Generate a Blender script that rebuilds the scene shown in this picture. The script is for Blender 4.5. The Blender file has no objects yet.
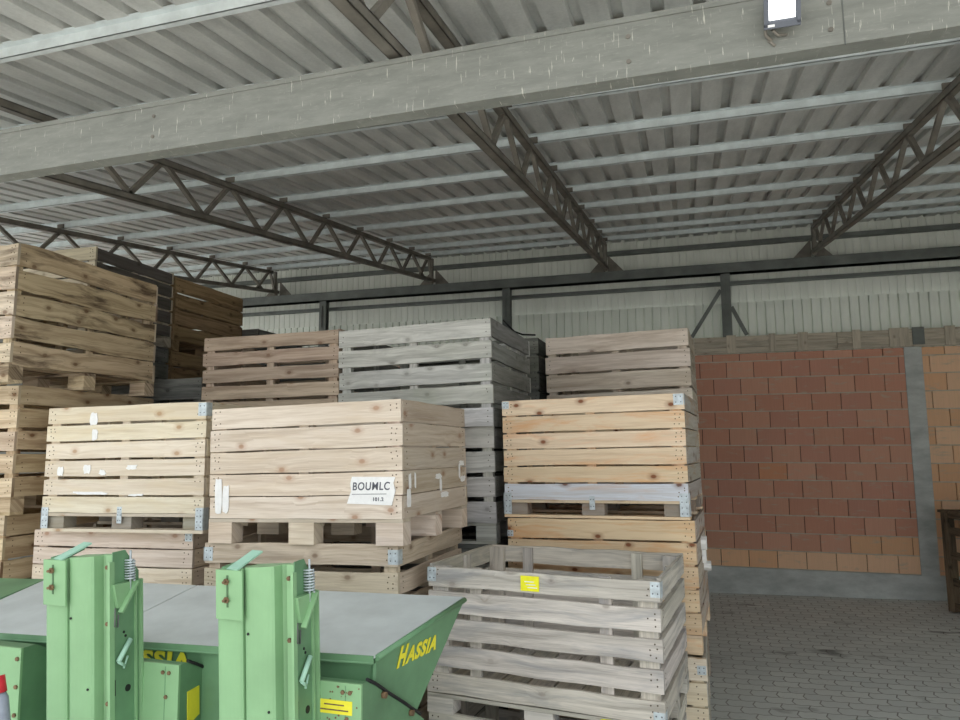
import bpy, math, random
from mathutils import Vector, Matrix

scene = bpy.context.scene
COL = scene.collection

SUN = 4.0
# ------------------------------------------------------------------ helpers
def srgb(r, g, b):
    def f(c):
        c /= 255.0
        return c / 12.92 if c <= 0.04045 else ((c + 0.055) / 1.055) ** 2.4
    return (f(r), f(g), f(b), 1.0)


class MB:
    """Collects shapes and links them as one mesh object."""
    def __init__(self):
        self.v = []; self.f = []; self.uv = []; self.c = []; self.sm = []

    def face(self, idx, uv=None, col=(1, 1, 1), smooth=False):
        self.f.append(tuple(idx)); self.uv.append(uv or [(0.0, 0.0)] * len(idx))
        self.c.append(col); self.sm.append(smooth)

    def box(self, o, ax, ay, az, col=(1, 1, 1), uo=None):
        """o corner, three edge vectors; grain runs along the longest."""
        o = Vector(o); ax = Vector(ax); ay = Vector(ay); az = Vector(az)
        if ax.cross(ay).dot(az) < 0:
            o = o + ax; ax = -ax
        n = len(self.v)
        for k in (0, 1):
            for j in (0, 1):
                for i in (0, 1):
                    self.v.append(o + ax * i + ay * j + az * k)
        L = (ax.length, ay.length, az.length)
        m = L.index(max(L))
        if uo is None:
            uo = (random.uniform(0, 40), random.uniform(0, 40))
        oth = [k for k in range(3) if k != m]
        def uvof(i):
            t = (i & 1, (i >> 1) & 1, (i >> 2) & 1)
            return (t[m] * L[m] + uo[0], t[oth[0]] * L[oth[0]] + t[oth[1]] * L[oth[1]] + uo[1])
        for q in ((0, 2, 3, 1), (4, 5, 7, 6), (0, 1, 5, 4), (2, 6, 7, 3), (0, 4, 6, 2), (1, 3, 7, 5)):
            self.face([n + i for i in q], [uvof(i) for i in q], col)

    def cbox(self, c, s, col=(1, 1, 1)):
        self.box((c[0] - s[0] / 2, c[1] - s[1] / 2, c[2] - s[2] / 2), (s[0], 0, 0), (0, s[1], 0), (0, 0, s[2]), col)

    def bar(self, a, b, w, t, up=(0, 0, 1), col=(1, 1, 1)):
        """rectangular bar between two points, w across, t along up."""
        a = Vector(a); b = Vector(b); d = b - a
        s = d.cross(Vector(up))
        if s.length < 1e-6:
            s = d.cross(Vector((1, 0, 0)))
        s.normalize(); u = s.cross(d).normalized()
        self.box(a - s * w / 2 - u * t / 2, d, s * w, u * t, col)

    def tube(self, pts, r, n=8, col=(1, 1, 1), cap=True):
        pts = [Vector(p) for p in pts]
        rings = []
        ref = None
        for i, p in enumerate(pts):
            d = (pts[min(i + 1, len(pts) - 1)] - pts[max(i - 1, 0)]).normalized()
            if ref is None:
                ref = d.orthogonal().normalized()
            ref = (ref - d * ref.dot(d)).normalized()
            b = d.cross(ref)
            rr = r[i] if isinstance(r, (list, tuple)) else r
            base = len(self.v)
            for k in range(n):
                a = 2 * math.pi * k / n
                self.v.append(p + ref * math.cos(a) * rr + b * math.sin(a) * rr)
            rings.append(base)
        for a, b in zip(rings, rings[1:]):
            for k in range(n):
                k2 = (k + 1) % n
                self.face((a + k, a + k2, b + k2, b + k), None, col, True)
        if cap:
            self.face([rings[0] + k for k in reversed(range(n))], None, col)
            self.face([rings[-1] + k for k in range(n)], None, col)

    def disc(self, c, nrm, r, h=0.0015, n=6, col=(1, 1, 1), sx=1.0):
        c = Vector(c); nrm = Vector(nrm).normalized()
        u = nrm.cross(Vector((0, 0, 1)))
        if u.length < 1e-4:
            u = Vector((1, 0, 0))
        u.normalize(); w = nrm.cross(u)
        b = len(self.v)
        for z in (0, h):
            for k in range(n):
                a = 2 * math.pi * k / n
                self.v.append(c + nrm * z + u * math.cos(a) * r * sx + w * math.sin(a) * r)
        for k in range(n):
            k2 = (k + 1) % n
            self.face((b + k, b + k2, b + n + k2, b + n + k), None, col)
        self.face([b + n + k for k in range(n)], None, col)

    def prism(self, poly, d, col=(1, 1, 1)):
        """poly: 3D points (planar), extruded along vector d."""
        poly = [Vector(p) for p in poly]; d = Vector(d)
        nrm = Vector((0, 0, 0))
        for i in range(len(poly)):
            nrm += poly[i].cross(poly[(i + 1) % len(poly)])
        if nrm.dot(d) < 0:
            poly.reverse()
        n = len(poly); b = len(self.v)
        self.v += poly + [p + d for p in poly]
        self.face([b + i for i in reversed(range(n))], None, col)
        self.face([b + n + i for i in range(n)], None, col)
        for i in range(n):
            j = (i + 1) % n
            self.face((b + i, b + j, b + n + j, b + n + i), None, col)

    def plank(self, o, ul, ut, uh, L, T, H, col, waney=0.0, wob=0.0012, seg=6):
        """plank with slightly uneven edges. o lower corner; ul length dir, ut outward thickness dir, uh height dir"""
        o = Vector(o); ul = Vector(ul); ut = Vector(ut); uh = Vector(uh)
        flip = ul.cross(ut).dot(uh) < 0
        uo = (random.uniform(0, 40), random.uniform(0, 40))
        b = len(self.v)
        p1 = random.uniform(0, 6); p2 = random.uniform(0, 6)
        seg = 10 if waney > 0 else seg
        for i in range(seg + 1):
            t = i / seg
            lo = random.uniform(-wob, wob); hi = random.uniform(-wob, wob)
            if waney:
                lo += waney * 0.5 * math.sin(p1 + t * 5) + random.uniform(-.3, .3) * waney
                hi += waney * 0.6 * math.sin(p2 + t * 6) + random.uniform(-.3, .3) * waney
            bow = min(wob, .003) * math.sin(math.pi * t) * .8
            for (tt, hh) in ((0, lo), (1, lo), (1, H + hi), (0, H + hi)):
                self.v.append(o + ul * (L * t) + ut * (T * tt + bow) + uh * hh)
        vc = (0, T, T + H, 2 * T + H, 2 * T + 2 * H)
        for i in range(seg):
            a = b + 4 * i; c = a + 4
            u0 = L * i / seg + uo[0]; u1 = L * (i + 1) / seg + uo[0]
            for k in range(4):
                k2 = (k + 1) % 4
                idx = [a + k, c + k, c + k2, a + k2]
                uv = [(u0, vc[k] + uo[1]), (u1, vc[k] + uo[1]), (u1, vc[k + 1] + uo[1]), (u0, vc[k + 1] + uo[1])]
                if not flip:
                    idx.reverse(); uv.reverse()
                self.face(idx, uv, col)
        e = b + 4 * seg
        for base, rv in ((b, False), (e, True)):
            idx = [base + k for k in range(4)]
            if rv != flip:
                pass
            else:
                pass
            idx2 = idx if (rv == (not flip)) else idx[::-1]
            self.face(idx2, [(uo[0] + .01 * k, uo[1]) for k in range(4)], tuple(x * .85 for x in col))

    def mesh(self, name, mat, off=None):
        me = bpy.data.meshes.new(name)
        vs = self.v if off is None else [Vector(p) - Vector(off) for p in self.v]
        me.from_pydata([tuple(p) for p in vs], [], self.f)
        uvl = me.uv_layers.new(name='UVMap')
        fl = [x for f in self.uv for p in f for x in p]
        uvl.data.foreach_set('uv', fl)
        ca = me.color_attributes.new(name='Col', type='FLOAT_COLOR', domain='CORNER')
        cl = []
        for f, c in zip(self.f, self.c):
            cl += [c[0], c[1], c[2], 1.0] * len(f)
        ca.data.foreach_set('color', cl)
        me.polygons.foreach_set('use_smooth', self.sm)
        me.materials.append(mat)
        me.update()
        return me

    def build(self, name, mat, parent=None, off=None):
        return link(name, self.mesh(name, mat, off), parent)


def link(name, me, parent=None):
    o = bpy.data.objects.new(name, me)
    COL.objects.link(o)
    if parent is not None:
        o.parent = parent
    return o


def tag(o, label=None, cat=None, group=None, kind=None):
    if label: o['label'] = label
    if cat: o['category'] = cat
    if group: o['group'] = group
    if kind: o['kind'] = kind
    return o


def empty(name, loc=(0, 0, 0), rot=(0, 0, 0)):
    o = bpy.data.objects.new(name, None)
    o.empty_display_size = 0.1
    COL.objects.link(o)
    o.location = loc; o.rotation_euler = rot
    return o


# ------------------------------------------------------------------ materials
class NT:
    def __init__(self, name):
        self.m = bpy.data.materials.new(name); self.m.use_nodes = True
        self.t = self.m.node_tree; self.t.nodes.clear()
        self.out = self.n('ShaderNodeOutputMaterial')
        self.b = self.n('ShaderNodeBsdfPrincipled')
        self.l(self.b.outputs[0], self.out.inputs[0])

    def n(self, kind, **kw):
        x = self.t.nodes.new(kind)
        for k, v in kw.items():
            setattr(x, k, v)
        return x

    def l(self, a, b):
        self.t.links.new(a, b)

    def val(self, sock, v):
        if hasattr(v, 'is_output'):
            self.l(v, sock)
        else:
            sock.default_value = v

    def noise(self, vec, scale=5, detail=4, rough=.55, dist=0.0):
        x = self.n('ShaderNodeTexNoise')
        if vec is not None: self.l(vec, x.inputs['Vector'])
        x.inputs['Scale'].default_value = scale; x.inputs['Detail'].default_value = detail
        x.inputs['Roughness'].default_value = rough; x.inputs['Distortion'].default_value = dist
        return x.outputs['Fac']

    def mapping(self, vec, scale=(1, 1, 1), loc=(0, 0, 0)):
        x = self.n('ShaderNodeMapping'); self.l(vec, x.inputs['Vector'])
        x.inputs['Scale'].default_value = scale; x.inputs['Location'].default_value = loc
        return x.outputs[0]

    def ramp(self, fac, stops):
        x = self.n('ShaderNodeValToRGB'); self.l(fac, x.inputs[0])
        el = x.color_ramp.elements
        while len(el) < len(stops): el.new(.5)
        for e, (p, c) in zip(el, stops):
            e.position = p; e.color = c if len(c) == 4 else (*c, 1)
        return x.outputs[0]

    def mix(self, fac, a, b, mode='MIX'):
        x = self.n('ShaderNodeMix', data_type='RGBA', blend_type=mode)
        self.val(x.inputs[0], fac); self.val(x.inputs[6], a); self.val(x.inputs[7], b)
        return x.outputs[2]

    def math(self, op, a, b=0.0):
        x = self.n('ShaderNodeMath', operation=op)
        self.val(x.inputs[0], a); self.val(x.inputs[1], b)
        return x.outputs[0]

    def bump(self, h, strength=.3, dist=.01):
        x = self.n('ShaderNodeBump'); self.l(h, x.inputs['Height'])
        x.inputs['Strength'].default_value = strength; x.inputs['Distance'].default_value = dist
        self.l(x.outputs[0], self.b.inputs['Normal'])


def bw(a, b):
    return [(a, (0, 0, 0, 1)), (b, (1, 1, 1, 1))]


def wood(name, light, dark, knot, stain=None, stain_amt=.4, knots=1.0, green=0.0):
    m = NT(name)
    uv = m.n('ShaderNodeTexCoord').outputs['UV']
    oc = m.n('ShaderNodeTexCoord').outputs['Object']
    # knots
    vor = m.n('ShaderNodeTexVoronoi', voronoi_dimensions='2D')
    m.l(m.mapping(uv, (4.0, 6.0, 1)), vor.inputs['Vector']); vor.inputs['Scale'].default_value = 1.0
    sc_ = m.n('ShaderNodeSeparateColor'); m.l(vor.outputs['Color'], sc_.inputs[0])
    kd = m.math('ADD', vor.outputs['Distance'], m.math('MULTIPLY', m.math('GREATER_THAN', sc_.outputs[0], .55), .5))
    # grain bends round the knots
    gv = m.n('ShaderNodeVectorMath', operation='ADD')
    m.l(m.mapping(uv, (1.1, 26, 1)), gv.inputs[0])
    cmb = m.n('ShaderNodeCombineXYZ'); m.l(m.math('DIVIDE', .16, m.math('ADD', kd, .10)), cmb.inputs[1])
    m.l(cmb.outputs[0], gv.inputs[1])
    g1 = m.noise(gv.outputs[0], 1.0, 5, .6, .5)
    g2 = m.noise(m.mapping(uv, (5, 190, 1)), 1.0, 3, .6)
    fac = m.math('ADD', m.math('MULTIPLY', g1, .75), m.math('MULTIPLY', g2, .35))
    base = m.ramp(fac, [(.40, dark), (.62, light)])
    # broad colour drift
    big = m.noise(m.mapping(uv, (.9, 3.0, 1)), 1.0, 3, .5)
    base = m.mix(m.math('MULTIPLY', m.ramp(big, bw(.52, .75)), .45), base, dark)
    if stain is not None:
        s = m.noise(m.mapping(uv, (1.6, 9.0, 1), (3, 7, 0)), 1.0, 5, .65, .6)
        base = m.mix(m.math('MULTIPLY', m.ramp(s, bw(.50, .66)), stain_amt), base, stain)
    if green > 0:
        s = m.noise(m.mapping(uv, (1.3, 2.0, 1), (9, 2, 0)), 1.0, 4, .6)
        base = m.mix(m.math('MULTIPLY', m.ramp(s, bw(.52, .7)), green), base, srgb(120, 132, 96))
    kf = m.ramp(kd, [(.05, (1, 1, 1, 1)), (.09, (.4, .4, .4, 1)), (.20, (0, 0, 0, 1))])
    base = m.mix(m.math('MULTIPLY', kf, knots), base, knot)
    at = m.n('ShaderNodeAttribute', attribute_name='Col')
    base = m.mix(1.0, base, at.outputs['Color'], 'MULTIPLY')
    m.l(base, m.b.inputs['Base Color'])
    m.b.inputs['Roughness'].default_value = .85
    m.b.inputs['Specular IOR Level'].default_value = .25
    m.bump(fac, .35, .004)
    return m.m


def plain(name, col, rough=.6, metal=0.0, var=.12, scale=6, spec=.4, attr=True, emit=None):
    m = NT(name)
    oc = m.n('ShaderNodeTexCoord').outputs['Object']
    n = m.noise(oc, scale, 5, .6)
    dk = tuple(c * (1 - var * 2) for c in col[:3]) + (1,)
    lt = tuple(min(1, c * (1 + var)) for c in col[:3]) + (1,)
    base = m.ramp(n, [(.3, dk), (.7, lt)])
    if attr:
        at = m.n('ShaderNodeAttribute', attribute_name='Col')
        base = m.mix(1.0, base, at.outputs['Color'], 'MULTIPLY')
    m.l(base, m.b.inputs['Base Color'])
    m.b.inputs['Roughness'].default_value = rough; m.b.inputs['Metallic'].default_value = metal
    m.b.inputs['Specular IOR Level'].default_value = spec
    if emit:
        m.b.inputs['Emission Color'].default_value = emit[0]; m.b.inputs['Emission Strength'].default_value = emit[1]
    return m.m


W = {}
W['cream'] = wood('cream pine', srgb(225, 215, 195), srgb(203, 189, 165), srgb(164, 124, 84), srgb(218, 200, 164), .4, .7)
W['pink'] = wood('pale pine', srgb(222, 209, 193), srgb(192, 175, 156), srgb(160, 116, 86), srgb(202, 182, 154), .35, .7)
W['tan'] = wood('slatted pine', srgb(206, 192, 172), srgb(170, 154, 134), srgb(110, 84, 64), srgb(150, 142, 130), .4, .7)
W['rose'] = wood('reddish pine', srgb(204, 186, 166), srgb(160, 140, 122), srgb(116, 86, 66), srgb(140, 124, 110), .35, .7)
W['orange'] = wood('orange pine', srgb(232, 212, 184), srgb(208, 184, 154), srgb(126, 76, 50), srgb(222, 174, 130), .8, .95)
W['grey'] = wood('weathered grey pine', srgb(204, 204, 198), srgb(160, 160, 154), srgb(106, 102, 94), srgb(136, 138, 132), .5, .5, .28)
W['greydark'] = wood('dark weathered pine', srgb(136, 137, 132), srgb(92, 93, 90), srgb(56, 54, 50), srgb(72, 74, 72), .45, .6, .2)
W['silver'] = wood('silvered pine', srgb(208, 202, 192), srgb(162, 157, 148), srgb(120, 108, 96), srgb(140, 142, 144), .65, .4)
W['whitewash'] = wood('pale grey pine', srgb(218, 207, 192), srgb(180, 167, 150), srgb(110, 90, 74), srgb(166, 148, 128), .55, .7)
W['bark'] = wood('waney pine with bark', srgb(208, 190, 162), srgb(162, 142, 116), srgb(104, 78, 56), srgb(88, 72, 58), .9, .8)
W['yellow'] = wood('yellow pine', srgb(206, 186, 154), srgb(166, 142, 112), srgb(106, 74, 48), srgb(136, 110, 82), .45, .9)
W['brown'] = wood('brown stained pine', srgb(176, 150, 116), srgb(124, 102, 76), srgb(70, 54, 40), srgb(98, 80, 58), .5, .7)
W['old'] = wood('grey brown boards', srgb(204, 194, 176), srgb(166, 156, 140), srgb(110, 96, 82), srgb(142, 132, 118), .45, .5)
W['rot'] = wood('rotten dark boards', srgb(120, 104, 84), srgb(70, 60, 48), srgb(36, 30, 24), srgb(44, 38, 32), .5, .7)
M_ZINC = plain('galvanised steel', srgb(196, 206, 210), .5, .25, .15, 30)
M_PURLIN = plain('galvanised purlin steel', srgb(214, 222, 223), .5, .1, .08, 9)
M_TRUSS = plain('brown grey painted steel', srgb(124, 119, 110), .6, .1, .2, 5)
M_POST = plain('grey painted steel', srgb(112, 116, 112), .6, .15, .15, 4)
M_GREEN = plain('green machine paint', srgb(136, 178, 132), .45, 0, .07, 3)
M_GREEN2 = plain('dull and shaded green paint', srgb(104, 146, 108), .5, 0, .12, 4)  # duller green; also carries the shade painted on the tower sides
M_MINT = plain('mint painted steel', srgb(166, 208, 186), .5, 0, .06, 6)
M_LID = plain('grey hopper lid', srgb(196, 204, 203), .6, 0, .07, 5)
M_RUST = plain('rusty bolt steel', srgb(128, 104, 78), .7, .2, .25, 60)
M_BLACK = plain('black plastic', srgb(26, 28, 28), .6, 0, .1, 10)
M_YEL = plain('yellow lettering', srgb(236, 226, 60), .6, 0, .04, 20)
M_LABELY = plain('bright yellow label', srgb(240, 236, 40), .6, 0, .06, 20)
M_PAPER = plain('white paper', srgb(238, 238, 236), .9, 0, .04, 30)
M_INK = plain('dark ink', srgb(96, 98, 106), .9, 0, .05, 30)
M_RED = plain('red plastic', srgb(205, 50, 60), .5, 0, .05, 10)
M_HOSE = plain('grey hose rubber', srgb(140, 148, 160), .6, 0, .12, 20)
M_LAMPBODY = plain('grey lamp housing', srgb(94, 98, 106), .5, .2, .06, 10)
M_LAMPGLASS = plain('lit lamp glass', srgb(245, 248, 246), .3, 0, .01, 10, emit=((1, 1, .97, 1), 2.2))
M_BAG = plain('grey canister plastic', srgb(88, 92, 92), .6, 0, .15, 12)


def mat_roof():
    m = NT('fibre grey roof sheet')
    oc = m.n('ShaderNodeTexCoord').outputs['Object']
    a = m.noise(m.mapping(oc, (3, .6, 3)), 2.0, 6, .65)
    b = m.noise(oc, 60, 3, .6)
    f = m.math('ADD', m.math('MULTIPLY', a, .8), m.math('MULTIPLY', b, .25))
    m.l(m.ramp(f, [(.35, srgb(176, 178, 175)), (.7, srgb(214, 215, 211))]), m.b.inputs['Base Color'])
    m.b.inputs['Roughness'].default_value = .7
    return m.m


def mat_beam():
    m = NT('grey painted beam')
    oc = m.n('ShaderNodeTexCoord').outputs['Object']
    a = m.noise(m.mapping(oc, (2.5, 6, 12)), 2.0, 6, .7)
    base = m.ramp(a, [(.3, srgb(116, 118, 112)), (.7, srgb(136, 138, 131))])
    h = m.noise(m.mapping(oc, (9, 8, 70)), 2.0, 5, .75)
    base = m.mix(m.math('MULTIPLY', m.ramp(h, bw(.56, .68)), .35), base, srgb(168, 169, 160))
    s = m.noise(m.mapping(oc, (100, 8, 9)), 1.3, 3, .6, .2)
    base = m.mix(m.math('MULTIPLY', m.ramp(s, bw(.66, .71)), .6), base, srgb(214, 212, 198))
    m.l(base, m.b.inputs['Base Color']); m.b.inputs['Roughness'].default_value = .75
    m.bump(h, .2, .002)
    return m.m


def mat_clad(name, a, b, thin):
    m = NT(name)
    oc = m.n('ShaderNodeTexCoord').outputs['Object']
    n = m.noise(m.mapping(oc, (6, 1, .8)), 1.5, 5, .6)
    m.l(m.ramp(n, [(.3, a), (.7, b)]), m.b.inputs['Base Color']); m.b.inputs['Roughness'].default_value = .6
    tr = m.n('ShaderNodeBsdfTranslucent'); tr.inputs[0].default_value = (.88, .89, .86, 1)
    mx = m.n('ShaderNodeMixShader'); mx.inputs[0].default_value = thin
    m.l(m.b.outputs[0], mx.inputs[1]); m.l(tr.outputs[0], mx.inputs[2]); m.l(mx.outputs[0], m.out.inputs[0])
    return m.m


def mat_concrete(name, a, b, sc=3):
    m = NT(name)
    oc = m.n('ShaderNodeTexCoord').outputs['Object']
    n = m.noise(m.mapping(oc, (1, 1, 2.4)), sc, 7, .65)
    m.l(m.ramp(n, [(.3, a), (.72, b)]), m.b.inputs['Base Color']); m.b.inputs['Roughness'].default_value = .85
    m.bump(n, .4, .01)
    return m.m


def mat_brick():
    m = NT('hollow clay block')
    oc = m.n('ShaderNodeTexCoord').outputs['Object']
    at = m.n('ShaderNodeAttribute', attribute_name='Col')
    g = m.noise(m.mapping(oc, (70, 1, 2)), 1.5, 3, .6)
    base = m.mix(m.math('MULTIPLY', g, .25), at.outputs['Color'], (.12, .05, .03, 1))
    s = m.noise(m.mapping(oc, (2.5, 1, 9)), 1.6, 6, .7, .3)
    base = m.mix(m.math('MULTIPLY', m.ramp(s, bw(.56, .66)), .6), base, srgb(186, 174, 154))
    m.l(base, m.b.inputs['Base Color']); m.b.inputs['Roughness'].default_value = .9
    m.bump(g, .15, .004)
    return m.m


def mat_floor():
    m = NT('grey interlocking pavers')
    oc = m.n('ShaderNodeTexCoord').outputs['Object']
    # joints zigzag: shift the courses with a triangle wave along X
    sep = m.n('ShaderNodeSeparateXYZ'); m.l(oc, sep.inputs[0])
    def tri(s, per, amp):
        p = m.math('PINGPONG', s, per)
        return m.math('MULTIPLY', m.math('SUBTRACT', p, per / 2), amp)
    x2 = m.math('ADD', sep.outputs[0], tri(sep.outputs[1], .07, .30))
    y2 = m.math('ADD', sep.outputs[1], tri(sep.outputs[0], .05, .30))
    cmb = m.n('ShaderNodeCombineXYZ'); m.l(x2, cmb.inputs[0]); m.l(y2, cmb.inputs[1])
    bt = m.n('ShaderNodeTexBrick', offset=.5)
    m.l(cmb.outputs[0], bt.inputs['Vector'])
    for k, v in (('Scale', 1.0), ('Mortar Size', .006), ('Mortar Smooth', .3), ('Brick Width', .2), ('Row Height', .14), ('Bias', 0.0)):
        bt.inputs[k].default_value = v
    bt.inputs['Color1'].default_value = srgb(222, 226, 222); bt.inputs['Color2'].default_value = srgb(208, 213, 210)
    bt.inputs['Mortar'].default_value = srgb(140, 140, 134)
    n = m.noise(oc, 1.1, 6, .6)
    base = m.mix(m.ramp(n, [(.35, (.0, .0, .0, 1)), (.7, (.45, .45, .45, 1))]), bt.outputs['Color'], srgb(188, 190, 186))
    st = m.noise(m.mapping(oc, (1.0, 1.8, 1), (3.1, .4, 0)), 1.3, 4, .55)
    base = m.mix(m.math('MULTIPLY', m.ramp(st, bw(.62, .70)), .65), base, srgb(44, 42, 38))
    sp = m.noise(oc, 28, 2, .5)
    base = m.mix(m.math('MULTIPLY', m.ramp(sp, bw(.68, .74)), .4), base, srgb(170, 168, 158))
    m.l(base, m.b.inputs['Base Color']); m.b.inputs['Roughness'].default_value = .85
    inv = m.math('SUBTRACT', 1.0, bt.outputs['Fac'])
    m.bump(inv, .5, .006)
    return m.m


M_ROOF = mat_roof(); M_BEAM = mat_beam()
M_CLAD = mat_clad('pale grey cladding', srgb(214, 217, 208), srgb(232, 234, 226), .06)
M_CLADL = mat_clad('pale green grey cladding', srgb(224, 229, 219), srgb(240, 243, 235), .12)
M_CONC = mat_concrete('grey concrete', srgb(160, 163, 160), srgb(202, 206, 202))
M_YARD = mat_concrete('pale yard concrete', srgb(178, 176, 170), srgb(204, 202, 196), 1.5)
M_BRICK = mat_brick(); M_FLOOR = mat_floor()
M_MORTAR = mat_concrete('mortar', srgb(172, 158, 140), srgb(204, 192, 174), 9)

M_BACKING = plain('dark joint clay', srgb(70, 50, 40), .9)

# ------------------------------------------------------------------ camera (level horizon, looking slightly up)
F = 693.0
PITCH = math.atan(90 / F); YAW = math.atan2(211, math.sqrt(F * F + 8100))
cam_d = bpy.data.cameras.new('camera'); cam = bpy.data.objects.new('camera', cam_d); COL.objects.link(cam)
cam_d.sensor_width = 36; cam_d.lens = F / 960 * 36; cam_d.clip_start = .05; cam_d.clip_end = 200
cam.location = (0, 0, 1.95); cam.rotation_euler = (math.pi / 2 + PITCH, 0, YAW)
scene.camera = cam

# ------------------------------------------------------------------ building
YW = 10.57
SL = .135                      # fall of the roof towards the front
FT = .02                       # cross fall of the paving
def floor_z(x): return FT * x - .03
def roof_z(y): return 5.178 - SL * (YW - y)
XL, XR, YF, YB = -13.5, 6.2, 1.35, 10.95

m = MB()
x0, x1, y0, y1 = -22, 12, 1.0, 11.0
m.v += [Vector((x, y, floor_z(x) - z)) for z in (0, .25) for (x, y) in ((x0, y0), (x1, y0), (x1, y1), (x0, y1))]
for q in ((0, 1, 2, 3), (7, 6, 5, 4), (0, 4, 5, 1), (1, 5, 6, 2), (2, 6, 7, 3), (3, 7, 4, 0)): m.face(q)
tag(m.build('floor', M_FLOOR), kind='structure')
m = MB()
x0, x1, y0, y1 = -40, 34, -34, 1.0
m.v += [Vector((x, y, floor_z(x) - z - .002)) for z in (0, .25) for (x, y) in ((x0, y0), (x1, y0), (x1, y1), (x0, y1))]
for q in ((0, 1, 2, 3), (7, 6, 5, 4), (0, 4, 5, 1), (1, 5, 6, 2), (2, 6, 7, 3), (3, 7, 4, 0)): m.face(q)
tag(m.build('floor', M_YARD), kind='structure')  # unseen yard, made pale to bounce light up to the ceiling

# roof: trapezoidal sheet, broad pans low, narrow channels high
m = MB()
P = .207; prof = [(0, .0), (.136, .0), (.144, .042), (.197, .042)]
pts = []
x = XL
while x < XR:
    for dx, dz in prof: pts.append((x + dx, dz))
    x += P
for (px, dz) in pts:
    for y in (YF, YB):
        m.v.append(Vector((px, y, roof_z(y) + dz)))
for (px, dz) in pts:
    for y in (YF, YB):
        m.v.append(Vector((px, y, roof_z(y) + dz + .012)))
N2 = len(pts) * 2
for i in range(len(pts) - 1):
    a = 2 * i
    m.face((a, a + 1, a + 3, a + 2)); m.face((N2 + a, N2 + a + 2, N2 + a + 3, N2 + a + 1))
tag(m.build('ceiling', M_ROOF), kind='structure')

# back wall: hollow clay blocks in 0.24 m courses, a real block each, on a mortar bed
random.seed(4)
m = MB()
cols_red = [srgb(210, 158, 134), srgb(206, 151, 128), srgb(214, 163, 139), srgb(203, 150, 130)]
cols_or = [srgb(238, 192, 152), srgb(232, 184, 144), srgb(240, 200, 164)]
BL, BH = .3675, .24
row = 0; z = .335
while z < 3.33:
    h = min(BH, 3.335 - z)
    x = XL + (0 if row % 2 else -BL / 2) + .07
    while x < XR:
        w = BL
        xa, xb = max(x, XL), min(x + BL, XR)
        segs = [(xa, xb)]
        if xa < 3.02 and xb > 2.82:
            segs = [(a, b) for a, b in ((xa, 2.82), (3.02, xb)) if b - a > .03]
        for a, b in segs:
            orange = (a >= 3.0) or row == 0 or (row == 1 and a > 1.75)
            if row == 5 and .62 < a < .95: orange = None
            c = random.choice(cols_or if orange else cols_red)
            if orange is None: c = srgb(222, 160, 124)
            k = random.uniform(.95, 1.05)
            m.box((a + .0045, YW + random.uniform(0, .004), z + .008), (b - a - .009, 0, 0), (0, .22, 0), (0, 0, h - .016), (c[0] * k, c[1] * k, c[2] * k))
        x += BL
    z += BH; row += 1
wb = tag(m.build('wall_back', M_BRICK), kind='structure')
m = MB()
for k in range(14):
    zz = .335 + k * BH - .009
    for a, b in ((XL, 2.815), (3.015, XR)):
        xx = a
        while xx < b:
            L = min(random.uniform(.5, 1.4), b - xx)
            m.box((xx, YW + random.uniform(.001, .009), zz), (L, 0, 0), (0, .2, 0), (0, 0, .018 if zz < 3.3 else .01)); xx += L
m.build('mortar_joints', M_MORTAR, wb)
m = MB(); m.box((XL, YW + .03, -.35), (XR - XL, 0, 0), (0, .18, 0), (0, 0, 3.68), (.45, .35, .3))
m.build('joint_backing', M_BACKING, wb)

m = MB(); m.box((XL, YW - .035, -.4), (XR - XL, 0, 0), (0, .3, 0), (0, 0, .735))
tag(m.build('baseboard_back', M_CONC), kind='structure')
m = MB(); m.box((2.81, YW - .02, .33), (.21, 0, 0), (0, .26, 0), (0, 0, 3.0))
tag(m.build('trim_1', M_CONC), kind='structure')

# corrugated cladding above the blockwork
def cladding(name, mat, xa, xb, za, zb, y, pitch, depth, groove):
    m = MB(); p = []
    x = xa
    while x < xb:
        p += [(x, 0), (x + pitch - groove, 0), (x + pitch - groove * .7, depth), (x + pitch - groove * .3, depth)]
        x += pitch
    for yy in (0, .02):
        for px, dy in p:
            for z in (za, zb): m.v.append(Vector((px, y + dy + yy, z)))
    n = len(p) * 2
    for i in range(len(p) - 1):
        a = 2 * i
        m.face((a, a + 2, a + 3, a + 1)); m.face((n + a, n + a + 1, n + a + 3, n + a + 2))
    return tag(m.build(name, mat), kind='structure')
cladding('wall_back', M_CLAD, XL, XR, 4.12, 5.3, 10.86, .105, .010, .014)
cladding('wall_back', M_CLADL, XL, XR, 3.3, 4.13, 10.80, .124, .055, .020)
# side wall on the right, outside the frame
m = MB(); m.box((XR, 1.0, -.2), (.15, 0, 0), (0, 9.9, 0), (0, 0, 5.4))
tag(m.build('wall_right', M_CLAD), kind='structure')
# timber shuttering on top of the blockwork
root = empty('board_shuttering', (0, YW, 3.335))
tag(root, 'grey timber shuttering with short upright battens on top of the block wall', 'shuttering')
off = (0, YW, 3.335)
x = XL + .1
random.seed(9)
while x < XR - .1:
    L = min(random.choice((1.9, 2.4, 3.0)), XR - .1 - x)
    m = MB()
    for k in range(3):
        c = random.uniform(.85, 1.05)
        m.plank((x + .002, YW - .005, 3.337 + k * .081), (1, 0, 0), (0, -1, 0), (0, 0, 1), L - .004, .022, .078, (c, c, c), 0, .002)
    m.build('board', W['old'], root, off)
    x += L
bt = [(.55, .68), (1.12, 1.21), (1.50, 1.63), (2.19, 2.29), (2.64, 2.88), (3.3, 3.42)]
bt += [(-k * .62 - .1, -k * .62) for k in range(1, 18)]
for a, b in bt:
    m = MB(); c = random.uniform(.8, 1.05)
    m.plank((a, YW - .028, 3.333), (0, 0, 1), (0, -1, 0), (1, 0, 0), .262, .022, b - a, (c, c, c))
    m.build('batten', W['old'], root, off)
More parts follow.
